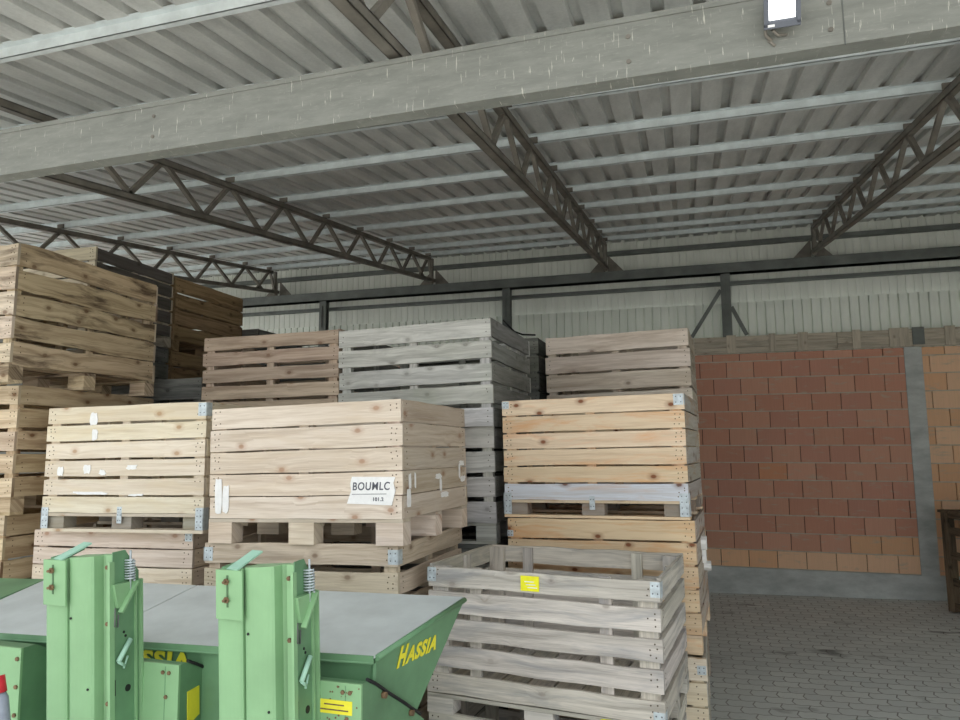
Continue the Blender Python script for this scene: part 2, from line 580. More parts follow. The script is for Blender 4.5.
m = MB(); m.box((2.92, YW - .05, 3.36), (.14, 0, 0), (0, .02, 0), (0, 0, .235)); m.build('steel_plate', M_POST, root, off)

# long eave beam on the wall and the girts behind it
def longbeam(name, label, cat, z0, z1, ya, yb, mat, group=None):
    m = MB(); m.box((XL, ya, z0), (XR - XL, 0, 0), (0, yb - ya, 0), (0, 0, z1 - z0))
    o = m.build(name, mat, None)
    return tag(o, label, cat, group)
eb = longbeam('steel_beam', 'dark steel beam running along the back wall under the truss ends', 'beam', 4.515, 4.655, 10.47, 10.62, M_POST)
m = MB()
m.box((XL, 10.455, 4.515), (XR - XL, 0, 0), (0, .18, 0), (0, 0, .012)); m.box((XL, 10.455, 4.643), (XR - XL, 0, 0), (0, .18, 0), (0, 0, .012))
m.build('flange', M_POST, eb)
longbeam('wall_girt', 'upper thin dark rail along the back cladding, just under the roof', 'rail', 4.985, 5.045, 10.72, 10.83, M_POST)
longbeam('wall_girt', 'lower thin rail along the back cladding, just under the long dark beam', 'rail', 4.385, 4.435, 10.70, 10.79, M_POST)

# posts standing on the wall
for k, (px, txt) in enumerate(((-9.3, 'behind the far left crate stacks'), (-6.03, 'above the reddish crates'), (-2.74, 'above the grey crate stack'), (.574, 'right of the crates, with two slanting braces'), (3.88, 'right of the concrete column'))):
    r = empty('steel_post', (px, 10.6, 3.58))
    tag(r, 'short dark steel post on the back wall ' + txt, 'post')
    o = (px, 10.6, 3.58)
    m = MB(); m.box((px - .065, 10.52, 3.585), (.13, 0, 0), (0, .012, 0), (0, 0, .93)); m.box((px - .065, 10.62, 3.585), (.13, 0, 0), (0, .012, 0), (0, 0, .93))
    m.box((px - .005, 10.53, 3.585), (.012, 0, 0), (0, .1, 0), (0, 0, .93)); m.build('shaft', M_POST, r, o)
    m = MB(); m.box((px - .02, 10.495, 4.05), (.02, 0, 0), (0, .02, 0), (0, 0, .38)); m.build('drain_rod', M_POST, r, o)
    if k == 3:
        for s, a in ((-1, .5), (1, .26)):
            m = MB(); m.bar((px + s * .07, 10.57, 4.28 if s < 0 else 4.02), (px + s * a, 10.57, 3.60), .05, .05, (0, 1, 0)); m.build('brace', M_POST, r, o)

# purlins
pur = [1.72, 2.60, 3.54, 4.34, 5.18, 6.05, 6.93, 7.80, 8.70, 9.52, 10.20]
ordn = ['eleventh', 'tenth', 'ninth', 'eighth', 'seventh', 'sixth', 'fifth', 'fourth', 'third', 'second', 'first']
TX = [-9.85, -6.92, -3.97, -1.14, 1.76, 4.66]
for k, y in enumerate(pur):
    zt = roof_z(y) - .001
    r = empty('roof_purlin', (0, y, zt - .1)); off = (0, y, zt - .1)
    tag(r, 'galvanised steel purlin under the grey roof sheets, %s counting forward from the back wall' % ordn[k], 'purlin', 'galvanised roof purlins')
    m = MB()
    m.box((XL, y - .004, zt - .062), (XR - XL, 0, 0), (0, .004, 0), (0, 0, .062))
    m.box((XL, y - .004, zt - .062), (XR - XL, 0, 0), (0, .035, 0), (0, 0, .003))
    m.box((XL, y - .045, zt - .004), (XR - XL, 0, 0), (0, .045, 0), (0, 0, .003))
    m.build('channel', M_PURLIN, r, off)
    for tx in TX:
        m = MB(); m.box((tx - .03, y - .02, zt - .07), (.09, 0, 0), (0, .012, 0), (0, 0, .05)); m.build('cleat', M_TRUSS, r, off)

# parallel chord trusses running up to the back wall
def truss(tx, label):
    r = empty('roof_truss', (tx, 10.5, 4.66)); off = (tx, 10.5, 4.66)
    tag(r, label, 'truss', 'steel roof trusses')
    top = lambda y: roof_z(y) - .075
    bot = lambda y: 4.735 - .138 * (YW - y)
    ya, yb = 1.45, 10.35
    def chord(zf, name, ye, h=.055):
        m = MB()
        m.box((tx - .03, ya, zf(ya) - h), (.06, 0, 0), (0, ye - ya, zf(ye) - zf(ya)), (0, 0, .006 if name else h))
        m.box((tx - .03, ya, zf(ya) - h), (.006, 0, 0), (0, ye - ya, zf(ye) - zf(ya)), (0, 0, h))
        m.box((tx + .024, ya, zf(ya) - h), (.006, 0, 0), (0, ye - ya, zf(ye) - zf(ya)), (0, 0, h))
        m.box((tx - .03, ya, zf(ya) - .006), (.06, 0, 0), (0, ye - ya, zf(ye) - zf(ya)), (0, 0, .006))
        return m
    chord(lambda y: top(y), True, yb - .05).build('top_chord', M_TRUSS, r, off)
    chord(lambda y: bot(y) + .03, True, 10.5).build('bottom_chord', M_TRUSS, r, off)
    for y in pur:
        if y < ya + .1: continue
        yt = y + .02
        for yb2 in (yt - .36, yt + .51):
            if yb2 > 10.4: yb2 = 10.4
            if yb2 < ya: continue
            m = MB(); m.bar((tx, yt + (.03 if yb2 > yt else -.03), top(yt) - .04), (tx, yb2, bot(yb2) + .0), .036, .036, (1, 0, 0))
            m.build('web_bar', M_TRUSS, r, off)
    # seat on the eave beam: post and two fins
    m = MB(); m.bar((tx, 10.40, 4.66), (tx, 10.40, top(10.4) - .01), .05, .05, (0, 1, 0)); m.build('end_post', M_TRUSS, r, off)
    for s in (-1, 1):
        m = MB(); m.prism([(tx + s * .02, 10.52, 4.656), (tx + s * .27, 10.52, 4.656), (tx + s * .02, 10.52, 4.93)], (0, .01, 0)); m.build('gusset', M_TRUSS, r, off)
for tx, lb in ((-9.85, 'dark lattice roof truss at the far left, mostly behind the left crate stack'),
               (-6.92, 'dark lattice roof truss at the left, ending above the brown crates'),
               (-3.97, 'dark lattice roof truss ending above the reddish crates, second visible from the left'),
               (-1.14, 'dark lattice roof truss in the middle, above the weathered grey stack'),
               (1.76, 'dark lattice roof truss at the right, above the brick wall')):
    truss(tx, lb)

# front beam carrying the trusses
r = empty('steel_beam', (0, 2.53, floor_z(0))); off = (0, 2.53, floor_z(0))
tag(r, 'wide grey streaked beam crossing the picture overhead with a floodlight on it', 'beam')
m = MB()
yb0, yb1, zb0, zb1 = 2.50, 2.575, 3.336, 3.578
tl = .005 * (XR - XL); dl = .005 * (XL + .4)
m.box((XL, yb0, zb0 + dl), (XR - XL, 0, tl), (0, yb1 - yb0, 0), (0, 0, zb1 - zb0))
m.box((XL, yb0 - .006, zb1 - .022 + dl), (XR - XL, 0, tl), (0, .006, 0), (0, 0, .022))
m.build('web', M_BEAM, r, off)
for bx in (-2.35, -.17, .52, 2.2, -4.6):
    for bz in (3.50, 3.40):
        m = MB(); m.disc((bx, yb0, bz), (0, -1, 0), .009, .004, 8); m.build('bolt', M_TRUSS, r, off)
m = MB(); m.box((.56, yb0 - .003, zb0), (.003, 0, 0), (0, .004, 0), (0, 0, zb1 - zb0)); m.build('joint', M_POST, r, off)
for px in (-6.4, 4.2):
    m = MB(); m.box((px - .1, 2.48, floor_z(px)), (.2, 0, 0), (0, .11, 0), (0, 0, 3.35 - floor_z(px))); m.build('column', M_BEAM, r, off)

# floodlight
r = empty('floodlight', (.363, 2.49, 3.43)); off = (.363, 2.49, 3.43)
tag(r, 'small square grey LED floodlight with a white lit face on the front beam', 'floodlight')
cx, cy, cz = .358, 2.44, 3.462
tilt = Matrix.Rotation(math.radians(18), 3, 'X')
def rb(mb, c, s):
    c = Vector(c); o = Vector((cx, cy, cz)) + tilt @ (c - Vector(s) / 2)
    mb.box(o, tilt @ Vector((s[0], 0, 0)), tilt @ Vector((0, s[1], 0)), tilt @ Vector((0, 0, s[2])))
m = MB(); rb(m, (0, 0, 0), (.112, .022, .102)); rb(m, (0, .018, 0), (.085, .016, .08)); m.build('housing', M_LAMPBODY, r, off)
m = MB()
for c, s in (((0, -.014, .048), (.118, .008, .010)), ((0, -.014, -.048), (.118, .008, .016)), ((-.053, -.014, 0), (.012, .008, .1)), ((.053, -.014, 0), (.012, .008, .1))): rb(m, c, s)
m.build('bezel', M_LAMPBODY, r, off)
m = MB(); rb(m, (0, -.013, .006), (.084, .004, .066)); m.build('glass', M_LAMPGLASS, r, off)
m = MB(); rb(m, (-.036, -.019, -.047), (.022, .002, .008)); m.build('badge', M_PAPER, r, off)
m = MB(); m.tube([(cx - .05, 2.46, 3.44), (cx - .05, 2.485, 3.41), (cx - .03, 2.497, 3.39)], .006); m.tube([(cx - .03, 2.46, 3.41), (cx - .01, 2.48, 3.40), (cx + .02, 2.495, 3.405)], .005)
m.tube([(cx - .04, 2.497, 3.395), (cx - .02, 2.495, 3.37)], .005); m.build('bracket', M_TRUSS, r, off)

# ------------------------------------------------------------------ crates
def irregular(cx_, cz_, w, h, seed, torn=.18, n=14):
    rr = random.Random(seed); pts = []
    for k in range(n):
        a = 2 * math.pi * k / n
        c, s = math.cos(a), math.sin(a)
        q = max(abs(c), abs(s))
        pts.append((cx_ + w / 2 * c / q * (1 - rr.uniform(0, torn)), cz_ + h / 2 * s / q * (1 - rr.uniform(0, torn))))
    return pts

CACHE = {}
def crate(spec, base, yaw, roll, label, group=None, W_=1.2, D=1.0, H=.78, extras=None):
    """spec: dict(mat, n, gap, foot, style); base = centre of the footprint"""
    r = empty('pallet_crate', base, (0, -roll, yaw))
    tag(r, label, 'crate', group)
    key = (spec['key'], round(W_, 3), round(D, 3), round(H, 3))
    if key not in CACHE: CACHE[key] = crate_parts(spec, W_, D, H)
    for name, me, lb in CACHE[key]:
        o = link(name, me, r)
        if lb: o['label'] = lb
    if extras: extras(r, W_, D, H)
    return r

def crate_parts(sp, W_, D, H):
    rnd = random.Random(str(sp['key']) + str(H)); random.seed(str(sp['key']) + str(H))
    mat = W[sp['mat']]; foot = sp.get('foot', .10); n = sp['n']; gap = sp['gap']; T = .02
    wan = sp.get('waney', 0); parts = []
    deck = .018
    z0 = foot + (.0 if foot else 0)
    hh = (H - z0 - gap * (n - 1)) / n
    def tint(s=.08):
        k = 1 + rnd.uniform(-s, s); return (k, k * (1 + rnd.uniform(-.02, .02)), k * (1 + rnd.uniform(-.05, .03)))
    NAIL = (.22, .19, .16)
    bat = sp.get('battens', (.5,))
    def nails(m, p, u, nrm, L, z, h, stops):
        for s in stops:
            for q in sp.get('nailz', (.25, .55, .8)):
                if rnd.random() < .12: continue
                c = Vector(p) + Vector(u) * (s * L + rnd.uniform(-.006, .006)); c.z = z + h * (q + rnd.uniform(-.06, .06))
                m.disc(c, nrm, .0042, .0012, 6, NAIL)
    # front and back run the full width
    for side, (oy, nrm) in enumerate(((-D / 2, (0, -1, 0)), (D / 2, (0, 1, 0)))):
        m = MB()
        for k in range(n):
            z = z0 + k * (hh + gap)
            g = rnd.uniform(-.35, .35) * gap
            over = rnd.uniform(-.006, .004)
            o = (-W_ / 2 - over, oy + (T if side == 0 else -T), z + g * .5)
            tb = tint()
            ft = sp.get('fronttint', (1, 1, 1)); tb = (tb[0] * ft[0], tb[1] * ft[1], tb[2] * ft[2])
            if sp.get('lowwhite') and k == 0: tb = (.80, 1.04, 1.55)
            m.plank(o, (1, 0, 0), nrm, (0, 0, 1), W_ + 2 * over, T, hh - abs(g), tb, wan, .0018 + gap * .08)
            nails(m, (-W_ / 2, oy, 0), (1, 0, 0), nrm, W_, z, hh, [.025, .05] + list(bat) + [.95, .975] if not sp.get('fewnails') else [.03] + list(bat) + [.97])
        parts.append(('side_panel', m.mesh('side_panel', mat), None))
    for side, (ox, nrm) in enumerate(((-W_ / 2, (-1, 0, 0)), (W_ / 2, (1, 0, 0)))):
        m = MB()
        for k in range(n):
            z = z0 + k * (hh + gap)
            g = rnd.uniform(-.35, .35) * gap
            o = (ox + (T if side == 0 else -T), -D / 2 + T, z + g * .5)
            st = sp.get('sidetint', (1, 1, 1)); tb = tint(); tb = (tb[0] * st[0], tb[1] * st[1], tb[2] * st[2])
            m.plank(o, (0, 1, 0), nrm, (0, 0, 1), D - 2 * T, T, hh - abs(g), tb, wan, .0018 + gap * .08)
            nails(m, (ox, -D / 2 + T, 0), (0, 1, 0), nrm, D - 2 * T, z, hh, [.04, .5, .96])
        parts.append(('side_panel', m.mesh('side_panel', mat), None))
    # posts and battens inside
    pw = sp.get('post', .07)
    for sx in (-1, 1):
        for sy in (-1, 1):
            m = MB()
            xx = -W_ / 2 + T if sx < 0 else W_ / 2 - T - pw
            yy = -D / 2 + T if sy < 0 else D / 2 - T - .045
            m.box((xx, yy, foot * .0 + z0), (pw, 0, 0), (0, .045, 0), (0, 0, H - z0 - .012), tint())
            parts.append(('corner_post', m.mesh('corner_post', mat), None))
    for s in bat:
        for sy in (-1, 1):
            m = MB()
            yy = -D / 2 + T + .001 if sy < 0 else D / 2 - T - .023
            m.box((-W_ / 2 + W_ * s - .03, yy, z0 + .02), (.06, 0, 0), (0, .022, 0), (0, 0, H - z0 - .03), tint())
            parts.append(('batten', m.mesh('batten', mat), None))
    for sx in (-1, 1):
        m = MB()
        xx = -W_ / 2 + T + .001 if sx < 0 else W_ / 2 - T - .023
        m.box((xx, -.03, z0 + .02), (.022, 0, 0), (0, .06, 0), (0, 0, H - z0 - .03), tint())
        parts.append(('batten', m.mesh('batten', mat), None))
    # floor boards
    m = MB(); nb = 8; bwid = (W_ - 2 * T) / nb
    for k in range(nb):
        m.box((-W_ / 2 + T + k * bwid + .006, -D / 2 + T, z0 + .002), (bwid - .012, 0, 0), (0, D - 2 * T, 0), (0, 0, deck), tint())
    parts.append(('floor_boards', m.mesh('floor_boards', mat), None))
    if foot > .02:
        run = sp.get('runner', .0)
        bw_ = sp.get('block', .145)
        # cross boards right on the blocks, whose ends show as a thin strip
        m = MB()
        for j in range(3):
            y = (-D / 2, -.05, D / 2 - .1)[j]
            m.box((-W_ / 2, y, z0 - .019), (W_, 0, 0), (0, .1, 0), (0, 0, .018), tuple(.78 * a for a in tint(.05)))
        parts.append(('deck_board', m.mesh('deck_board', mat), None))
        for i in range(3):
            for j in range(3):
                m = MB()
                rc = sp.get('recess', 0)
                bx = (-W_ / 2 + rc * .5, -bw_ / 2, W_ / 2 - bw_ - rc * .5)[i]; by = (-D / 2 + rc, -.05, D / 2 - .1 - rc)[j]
                m.box((bx, by, run), (bw_, 0, 0), (0, .1, 0), (0, 0, foot - .020 - run), tuple(a * b for a, b in zip(tint(), sp.get('blocktint', (1, 1, 1)))))  # blocktint: grey of the wood plus shade painted on recessed blocks
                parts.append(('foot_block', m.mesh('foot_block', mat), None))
        if run:
            for j in range(3):
                m = MB(); y = (-D / 2, -.05, D / 2 - .1)[j]
                m.box((-W_ / 2, y, .0), (W_, 0, 0), (0, .1, 0), (0, 0, run - .001), tint())
                parts.append(('runner', m.mesh('runner', mat), None))
    # galvanised corner plates
    def plate(cx_, z, w, h, sy=-1):
        m = MB(); y = -D / 2 - .0030
        m.box((cx_ - w / 2, y, z), (w, 0, 0), (0, .0022, 0), (0, 0, h))
        rows = max(2, int(h / .03))
        for a in range(2 if w > .03 else 1):
            for b in range(rows):
                m.disc((cx_ + (a - .5) * w * .5, y, z + (b + .5) * h / rows), (0, -1, 0), .004, .0008, 6, (.25, .25, .27))
        return m
    for (fx, z, w, h, wrap) in sp.get('plates', ()):
        cxp = (-W_ / 2 + w / 2 + .002) if fx == 0 else (W_ / 2 - w / 2 - .002 if fx == 1 else -W_ / 2 + W_ * fx)
        m = plate(cxp, z if z >= 0 else H + z, w, h)
        if wrap and fx in (0, 1):
            xs = -W_ / 2 - .003 if fx == 0 else W_ / 2 + .001
            m.box((xs, -D / 2 - .003, z if z >= 0 else H + z), (.0022, 0, 0), (0, .05, 0), (0, 0, h))
        parts.append(('metal_bracket', m.mesh('metal_bracket', M_ZINC), 'galvanised bracket'))
    return parts

def front_paper(x, z, w, h, seed, name='paper_scrap', mat=None, torn=.25):
    """scrap stapled on the front; x from the left end, z from the bottom"""
    def f(r, W_, D, H):
        m = MB(); q = irregular(-W_ / 2 + x, z, w, h, seed, torn)
        m.prism([(a, -D / 2 - .0062, b) for a, b in q], (0, .003, 0))
        o = m.build(name, mat or M_PAPER, r); return o
    return f
def side_paper(y, z, w, h, seed, torn=.3):
    def f(r, W_, D, H):
        m = MB(); q = irregular(-D / 2 + y, z, w, h, seed, torn)
        m.prism([(W_ / 2 + .0062, a, b) for a, b in q], (-.003, 0, 0))
        return m.build('paper_scrap', M_PAPER, r)
    return f
def text_mesh(txt, size, shear=0.0, bold=0.0, depth=.0006):
    cu = bpy.data.curves.new('lettering', 'FONT'); cu.body = txt; cu.size = size; cu.shear = shear
    cu.offset = bold; cu.extrude = depth; cu.align_x = 'LEFT'; cu.space_character = 1.12
    ob = bpy.data.objects.new('lettering', cu); COL.objects.link(ob)
    dg = bpy.context.evaluated_depsgraph_get()
    me = bpy.data.meshes.new_from_object(ob.evaluated_get(dg))
    bpy.data.objects.remove(ob)
    return me
def lettering(txt, size, mat, parent, origin, ux, uz, shear=0, bold=0, sx=1.0, name='lettering'):
    me = text_mesh(txt, size, shear, bold)
    ux = Vector(ux).normalized(); uz = Vector(uz).normalized(); nn = ux.cross(uz)
    M = Matrix(((ux.x * sx, uz.x, nn.x, origin[0]), (ux.y * sx, uz.y, nn.y, origin[1]), (ux.z * sx, uz.z, nn.z, origin[2]), (0, 0, 0, 1)))
    me.transform(M); me.materials.clear(); me.materials.append(mat)
    ca = me.color_attributes.new(name='Col', type='FLOAT_COLOR', domain='CORNER')
    ca.data.foreach_set('color', [1.0] * (4 * len(me.loops)))
    return link(name, me, parent)

def place(fl, yaw, roll, H, zb, W_=1.2, D=1.0):
    """base centre from the front-left upright; zb = height of the stack level at the centre"""
    ya = math.radians(yaw); rl = math.radians(roll)
    ux = Vector((math.cos(ya) * math.cos(rl), math.sin(ya) * math.cos(rl), math.sin(rl)))
    uy = Vector((-math.sin(ya), math.cos(ya), 0)); up = Vector((-math.sin(rl) * math.cos(ya), -math.sin(rl) * math.sin(ya), math.cos(rl)))
    c = Vector((fl[0], fl[1], 0)) + ux * W_ / 2 + uy * D / 2 - up * H
    return (c.x, c.y, zb), ya, rl

def stack(levels, roll=1.15):
    """levels from the ground up: (spec, (x, y) of the front-left top corner, yaw, H, W, D, label, group, extras)"""
    zb = None
    for (spec, fl, yaw, H, W_, D, label, group, extras) in levels:
        if zb is None:
            (bx, by, _), ya, rl = place(fl, yaw, roll, H, 0, W_, D)
            zb = floor_z(bx) + .001
        b, ya, rl = place(fl, yaw, roll, H, zb, W_, D)
        crate(spec, b, ya, rl, label, group, W_, D, H, extras)
        zb += H * math.cos(rl) + .0005
S = dict
low = ((0, .0, .05, .15, True), (.5, .03, .03, .10, False), (1, .0, .05, .15, True))
SP = {
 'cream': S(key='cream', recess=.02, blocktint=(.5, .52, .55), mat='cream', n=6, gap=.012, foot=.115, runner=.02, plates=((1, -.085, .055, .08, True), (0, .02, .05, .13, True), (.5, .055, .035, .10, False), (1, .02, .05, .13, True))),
 'cream2': S(key='cream2', mat='pink', n=6, gap=.008, foot=.1, plates=((1, -.06, .05, .05, False),)),
 'pale5': S(key='pale5', mat='old', n=5, gap=.02, foot=.11, fronttint=(1.35, 1.35, 1.3), sidetint=(.28, .29, .32)),  # lit front and deep side shade painted in by the tints
 'pink': S(key='pink', sidetint=(.80, .80, .80), mat='pink', n=5, gap=.007, foot=.135, block=.155),
 'tan': S(key='tan', mat='tan', n=5, gap=.030, foot=.10, plates=((0, -.10, .055, .075, True), (1, -.10, .055, .075, True))),
 'tan2': S(key='tan2', mat='tan', n=5, gap=.028, foot=.10),
 'rose': S(key='rose', mat='rose', n=5, gap=.024, foot=.10, fewnails=True),
 'grey5': S(key='grey5', fronttint=(1.14, 1.13, 1.16), sidetint=(.50, .50, .51), mat='grey', n=5, gap=.026, foot=.0, fewnails=True),  # bright front and shaded sides put into the board tints
 'grey4': S(key='grey4', fronttint=(1.05, 1.04, 1.05), sidetint=(.55, .55, .55), mat='grey', n=4, gap=.026, foot=.14, runner=.02, fewnails=True),  # sides tinted down here too, painting their shade
 'dark4': S(key='dark4', mat='greydark', n=4, gap=.02, foot=.12, runner=.02, fewnails=True),
 'dark4b': S(key='dark4b', mat='greydark', n=4, gap=.02, foot=.12, runner=.02, fewnails=True),
 'white4': S(key='white4', fronttint=(1.12, 1.12, 1.13), sidetint=(.8, .8, .8), mat='whitewash', n=4, gap=.020, foot=.10, fewnails=True),
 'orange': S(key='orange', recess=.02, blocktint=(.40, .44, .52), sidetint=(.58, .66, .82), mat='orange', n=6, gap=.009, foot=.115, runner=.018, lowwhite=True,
             plates=((0, -.055, .045, .05, True), (1, -.075, .06, .07, True), (0, .02, .05, .14, True), (.5, .055, .035, .085, False), (1, .02, .055, .14, True))),
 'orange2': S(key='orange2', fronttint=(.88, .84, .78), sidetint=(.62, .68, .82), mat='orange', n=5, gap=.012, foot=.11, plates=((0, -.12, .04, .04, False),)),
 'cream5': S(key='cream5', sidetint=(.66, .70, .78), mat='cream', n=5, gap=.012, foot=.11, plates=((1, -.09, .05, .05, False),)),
 'silver': S(key='silver', mat='silver', n=5, gap=.030, foot=.095, runner=.0, battens=(.22, .78), post=.09,
             plates=((0, -.085, .045, .07, True), (1, -.085, .045, .07, True), (1, .01, .05, .14, True))),
 'silver2': S(key='silver2', mat='silver', n=5, gap=.024, foot=.09, battens=(.22, .78)),
 'bark': S(key='bark', fronttint=(1.15, 1.2, 1.35), sidetint=(.92, .9, .86), mat='bark', n=5, gap=.017, foot=.12, runner=.02, waney=.014, battens=(.35, .7)),
 'yellow': S(key='yellow', fronttint=(1.15, 1.2, 1.35), mat='yellow', n=5, gap=.022, foot=.12, runner=.02, battens=(.5,)),
 'yellow2': S(key='yellow2', fronttint=(1.1, 1.15, 1.2), mat='yellow', n=5, gap=.014, foot=.12, runner=.02, battens=(.5,)),
 'brown': S(key='brown', mat='brown', n=4, gap=.016, foot=.11, runner=.02, fewnails=True),
}
def multi(*fs):
    def f(r, W_, D, H):
        for g in fs: g(r, W_, D, H)
    return f

# D: cream crates, centre left
scr = multi(front_paper(.37, .70, .065, .085, 1), front_paper(.385, .60, .05, .075, 2), front_paper(.13, .375, .055, .06, 3),
            front_paper(.34, .385, .06, .06, 4), front_paper(.46, .365, .06, .04, 5, torn=.5), front_paper(.68, .395, .10, .04, 6, torn=.5),
            front_paper(.37, .238, .34, .022, 7, torn=.6), front_paper(.72, .225, .12, .018, 8, torn=.6))
stack([(SP['cream2'], (-4.05, 3.60), 1.4, .782, 1.2, .95, 'pale pine crate on the ground under the cream crates', 'hidden lower crates', None),
       (SP['cream2'], (-4.112, 3.588), 1.4, .765, 1.2, .97, 'pale pine crate under the cream crate with torn papers, behind the left green tower', None, None),
       (SP['cream'], (-3.982, 3.501), 1.0, .779, 1.2, 1.0, 'cream pine crate with torn paper scraps and shiny corner plates', None, scr)], 1.05)

# E: pale pink crate with the big label, centre
def big_label(r, W_, D, H):
    m = MB(); x0 = W_ / 2 - .30
    q = [(x0 + .01, .355), (x0 + .262, .350), (x0 + .250, .32), (x0 + .262, .28), (x0 + .240, .205), (x0 - .02, .215), (x0 + .005, .28), (x0 + .0, .32)]
    m.prism([(a, -D / 2 - .0062, b) for a, b in q], (0, .003, 0)); lb = m.build('paper_label', M_PAPER, r); lb['label'] = 'white printed label'
    lettering('BOUMLC', .058, M_INK, lb, (x0 + .012, -D / 2 - .0070, .285), (1, 0, 0), (0, 0, 1), .1, .0008, .86)
    lettering('101.2', .026, M_INK, lb, (x0 + .13, -D / 2 - .0070, .228), (1, 0, 0), (0, 0, 1), 0, .0008, 1.0)
    m = MB(); m.box((x0 + .01, -D / 2 - .0068, .262), (.2, 0, 0), (0, .0006, 0), (0, 0, .003)); m.build('printed_line', M_INK, lb)
esc = multi(front_paper(.065, .262, .050, .20, 11, torn=.12), front_paper(.115, .245, .045, .165, 12, torn=.2), big_label,
            side_paper(.07, 0.235, .05, .10, 13, .15), side_paper(.085, 0.325, .03, .09, 14, .3), side_paper(.155, 0.325, .02, .09, 16, .3),
            side_paper(.50, 0.335, .13, .035, 17, .5), side_paper(.53, 0.285, .035, .09, 18, .4), side_paper(.60, 0.225, .15, .04, 19, .5),
            side_paper(.90, 0.405, .10, .035, 20, .3), side_paper(.86, 0.355, .03, .10, 21, .3), side_paper(.92, 0.305, .10, .04, 22, .3))
stack([(SP['tan2'], (-2.66, 3.44), -.8, .743, 1.2, 1.0, 'slatted pine crate on the ground behind the grey hopper lid', 'hidden lower crates', None),
       (SP['tan'], (-2.670, 3.421), -.8, .772, 1.2, 1.0, 'slatted weathered pine crate under the large pale crate, right behind the hopper lid', None, None),
       (SP['pink'], (-2.647, 3.395), -1.3, .755, 1.2, 1.0, 'large pale crate with a printed white label at its lower right front corner', None, esc)], 1.6)

# I: orange crate, right
def scrap_side(r, W_, D, H):
    m = MB()
    for k, (y, z, w, h, t) in enumerate(((.40, .60, .09, .09, .035), (.46, .52, .07, .13, .025), (.58, .43, .09, .07, .045))):
        q = irregular(-D / 2 + y, z, w, h, 30 + k, .35)
        m.prism([(W_ / 2 + .002, a, b) for a, b in q], (t, 0, 0))
    m.build('torn_paper', M_PAPER, r)
stack([(SP['cream5'], (-1.162, 4.43), -1.0, .777, 1.2, 1.0, 'pine crate on the ground at the bottom of the right stack, beside the paved floor', None, None),
       (SP['orange2'], (-1.188, 4.555), -3.8, .778, 1.2, 1.0, 'pine crate in the middle of the right stack, directly behind the open silvered crate', None, scrap_side),
       (SP['orange'], (-1.228, 4.596), -5.4, .778, 1.2, .95, 'orange pine crate with dark knots and a pale grey bottom board', None, None)], 1.05)

# J: open silvered crate in front
def ylabel(r, W_, D, H):
    m = MB(); x0 = -W_ / 2 + .52
    m.box((x0, -D / 2 - .008, H - .098), (.095, 0, 0), (0, .005, 0), (0, 0, .072)); lb = m.build('yellow_label', M_LABELY, r)
    lb['label'] = 'bright yellow label'
    m = MB()
    for k in range(3): m.box((x0 + .02 + .008 * k, -D / 2 - .0088, H - .055 - .014 * k), (.05, 0, 0), (0, .001, 0), (0, 0, .004))
    m.build('printed_lines', M_PAPER, lb)
    m = MB(); m.prism([(a, -D / 2 - .007, b) for a, b in irregular(W_ / 2 - .27, .06, .07, .075, 77, .35)], (0, .002, 0)); m.build('paper_scrap', M_LABELY, r)
stack([(SP['silver2'], (-1.345, 3.53), -5.0, .665, 1.2, .82, 'pale grey slatted crate on the ground directly under the open silvered crate', None, None),
       (SP['silver'], (-1.351, 3.526), -6.3, .735, 1.2, .87, 'open empty silvered crate with a bright yellow label at the front', None, ylabel)], .3)

# F: reddish crates
fl = (-3.732, 4.635)
stack([(SP['rose'], (fl[0] - .01 + .004 * k, fl[1] + .004 * k), 1.0, h, 1.2, 1.0, lb, g, None) for k, (h, lb, g) in enumerate((
    (.74, 'reddish pine crate at the bottom of the stack behind the cream and pale crates', 'hidden lower crates'),
    (.74, 'reddish pine crate, second from the ground behind the cream and pale crates', 'hidden lower crates'),
    (.735, 'reddish pine crate, third from the ground behind the large pale crate', None),
    (.735, 'reddish pine crate, topmost behind the large pale crate, left of the grey one', None)))], .8)
# G: grey crates
stack([(SP['dark4'], (-2.54, 4.70), -1.0, .70, 1.2, 1.0, 'dark grey crate at the very bottom of the weathered grey stack', 'hidden lower crates', None),
       (SP['dark4b'], (-2.53, 4.70), -1.0, .665, 1.2, 1.0, 'dark blue grey crate, second from the ground in the weathered grey stack', None, None),
       (SP['grey4'], (-2.51, 4.68), -1.0, .80, 1.2, 1.0, 'weathered grey crate, second from the top, right of the large pale crate', None, None),
       (SP['grey5'], (-2.521, 4.650), -1.2, .765, 1.2, 1.13, 'weathered grey crate with wide slats, topmost of the grey stack in the middle', None, None)], 1.6)
# crate stack behind the grey one, with a rod on top
stack([(SP['dark4' if k % 2 else 'dark4b'], (-2.50 + .01 * k, 6.0), -.5, .75, 1.2, 1.0, lb, g, None) for k, (lb, g) in enumerate((
    ('dark grey crate at the bottom of the stack behind the weathered grey stack', 'hidden lower crates'),
    ('dark grey crate, second from the ground behind the weathered grey stack', 'hidden lower crates'),
    ('dark grey crate, third from the ground behind the weathered grey stack', 'hidden lower crates'),
    ('dark grey crate with a bent rod, just behind the weathered grey stack', None)))], 1.2)
# H: pale stack behind the orange one
stack([(SP['white4'], (-1.17 - .005 * k, 5.90 - .005 * k), -3.0, .742, 1.2, 1.0, lb, g, None) for k, (lb, g) in enumerate((
    ('pale grey brown crate at the bottom of the stack behind the orange crate', 'hidden lower crates'),
    ('pale grey brown crate, second from the ground behind the orange crate', 'hidden lower crates'),
    ('pale grey brown crate, third from the ground behind the orange crate', 'hidden lower crates'),
    ('pale grey brown crate standing highest at the right, above and behind the orange crate', None)))], 1.3)
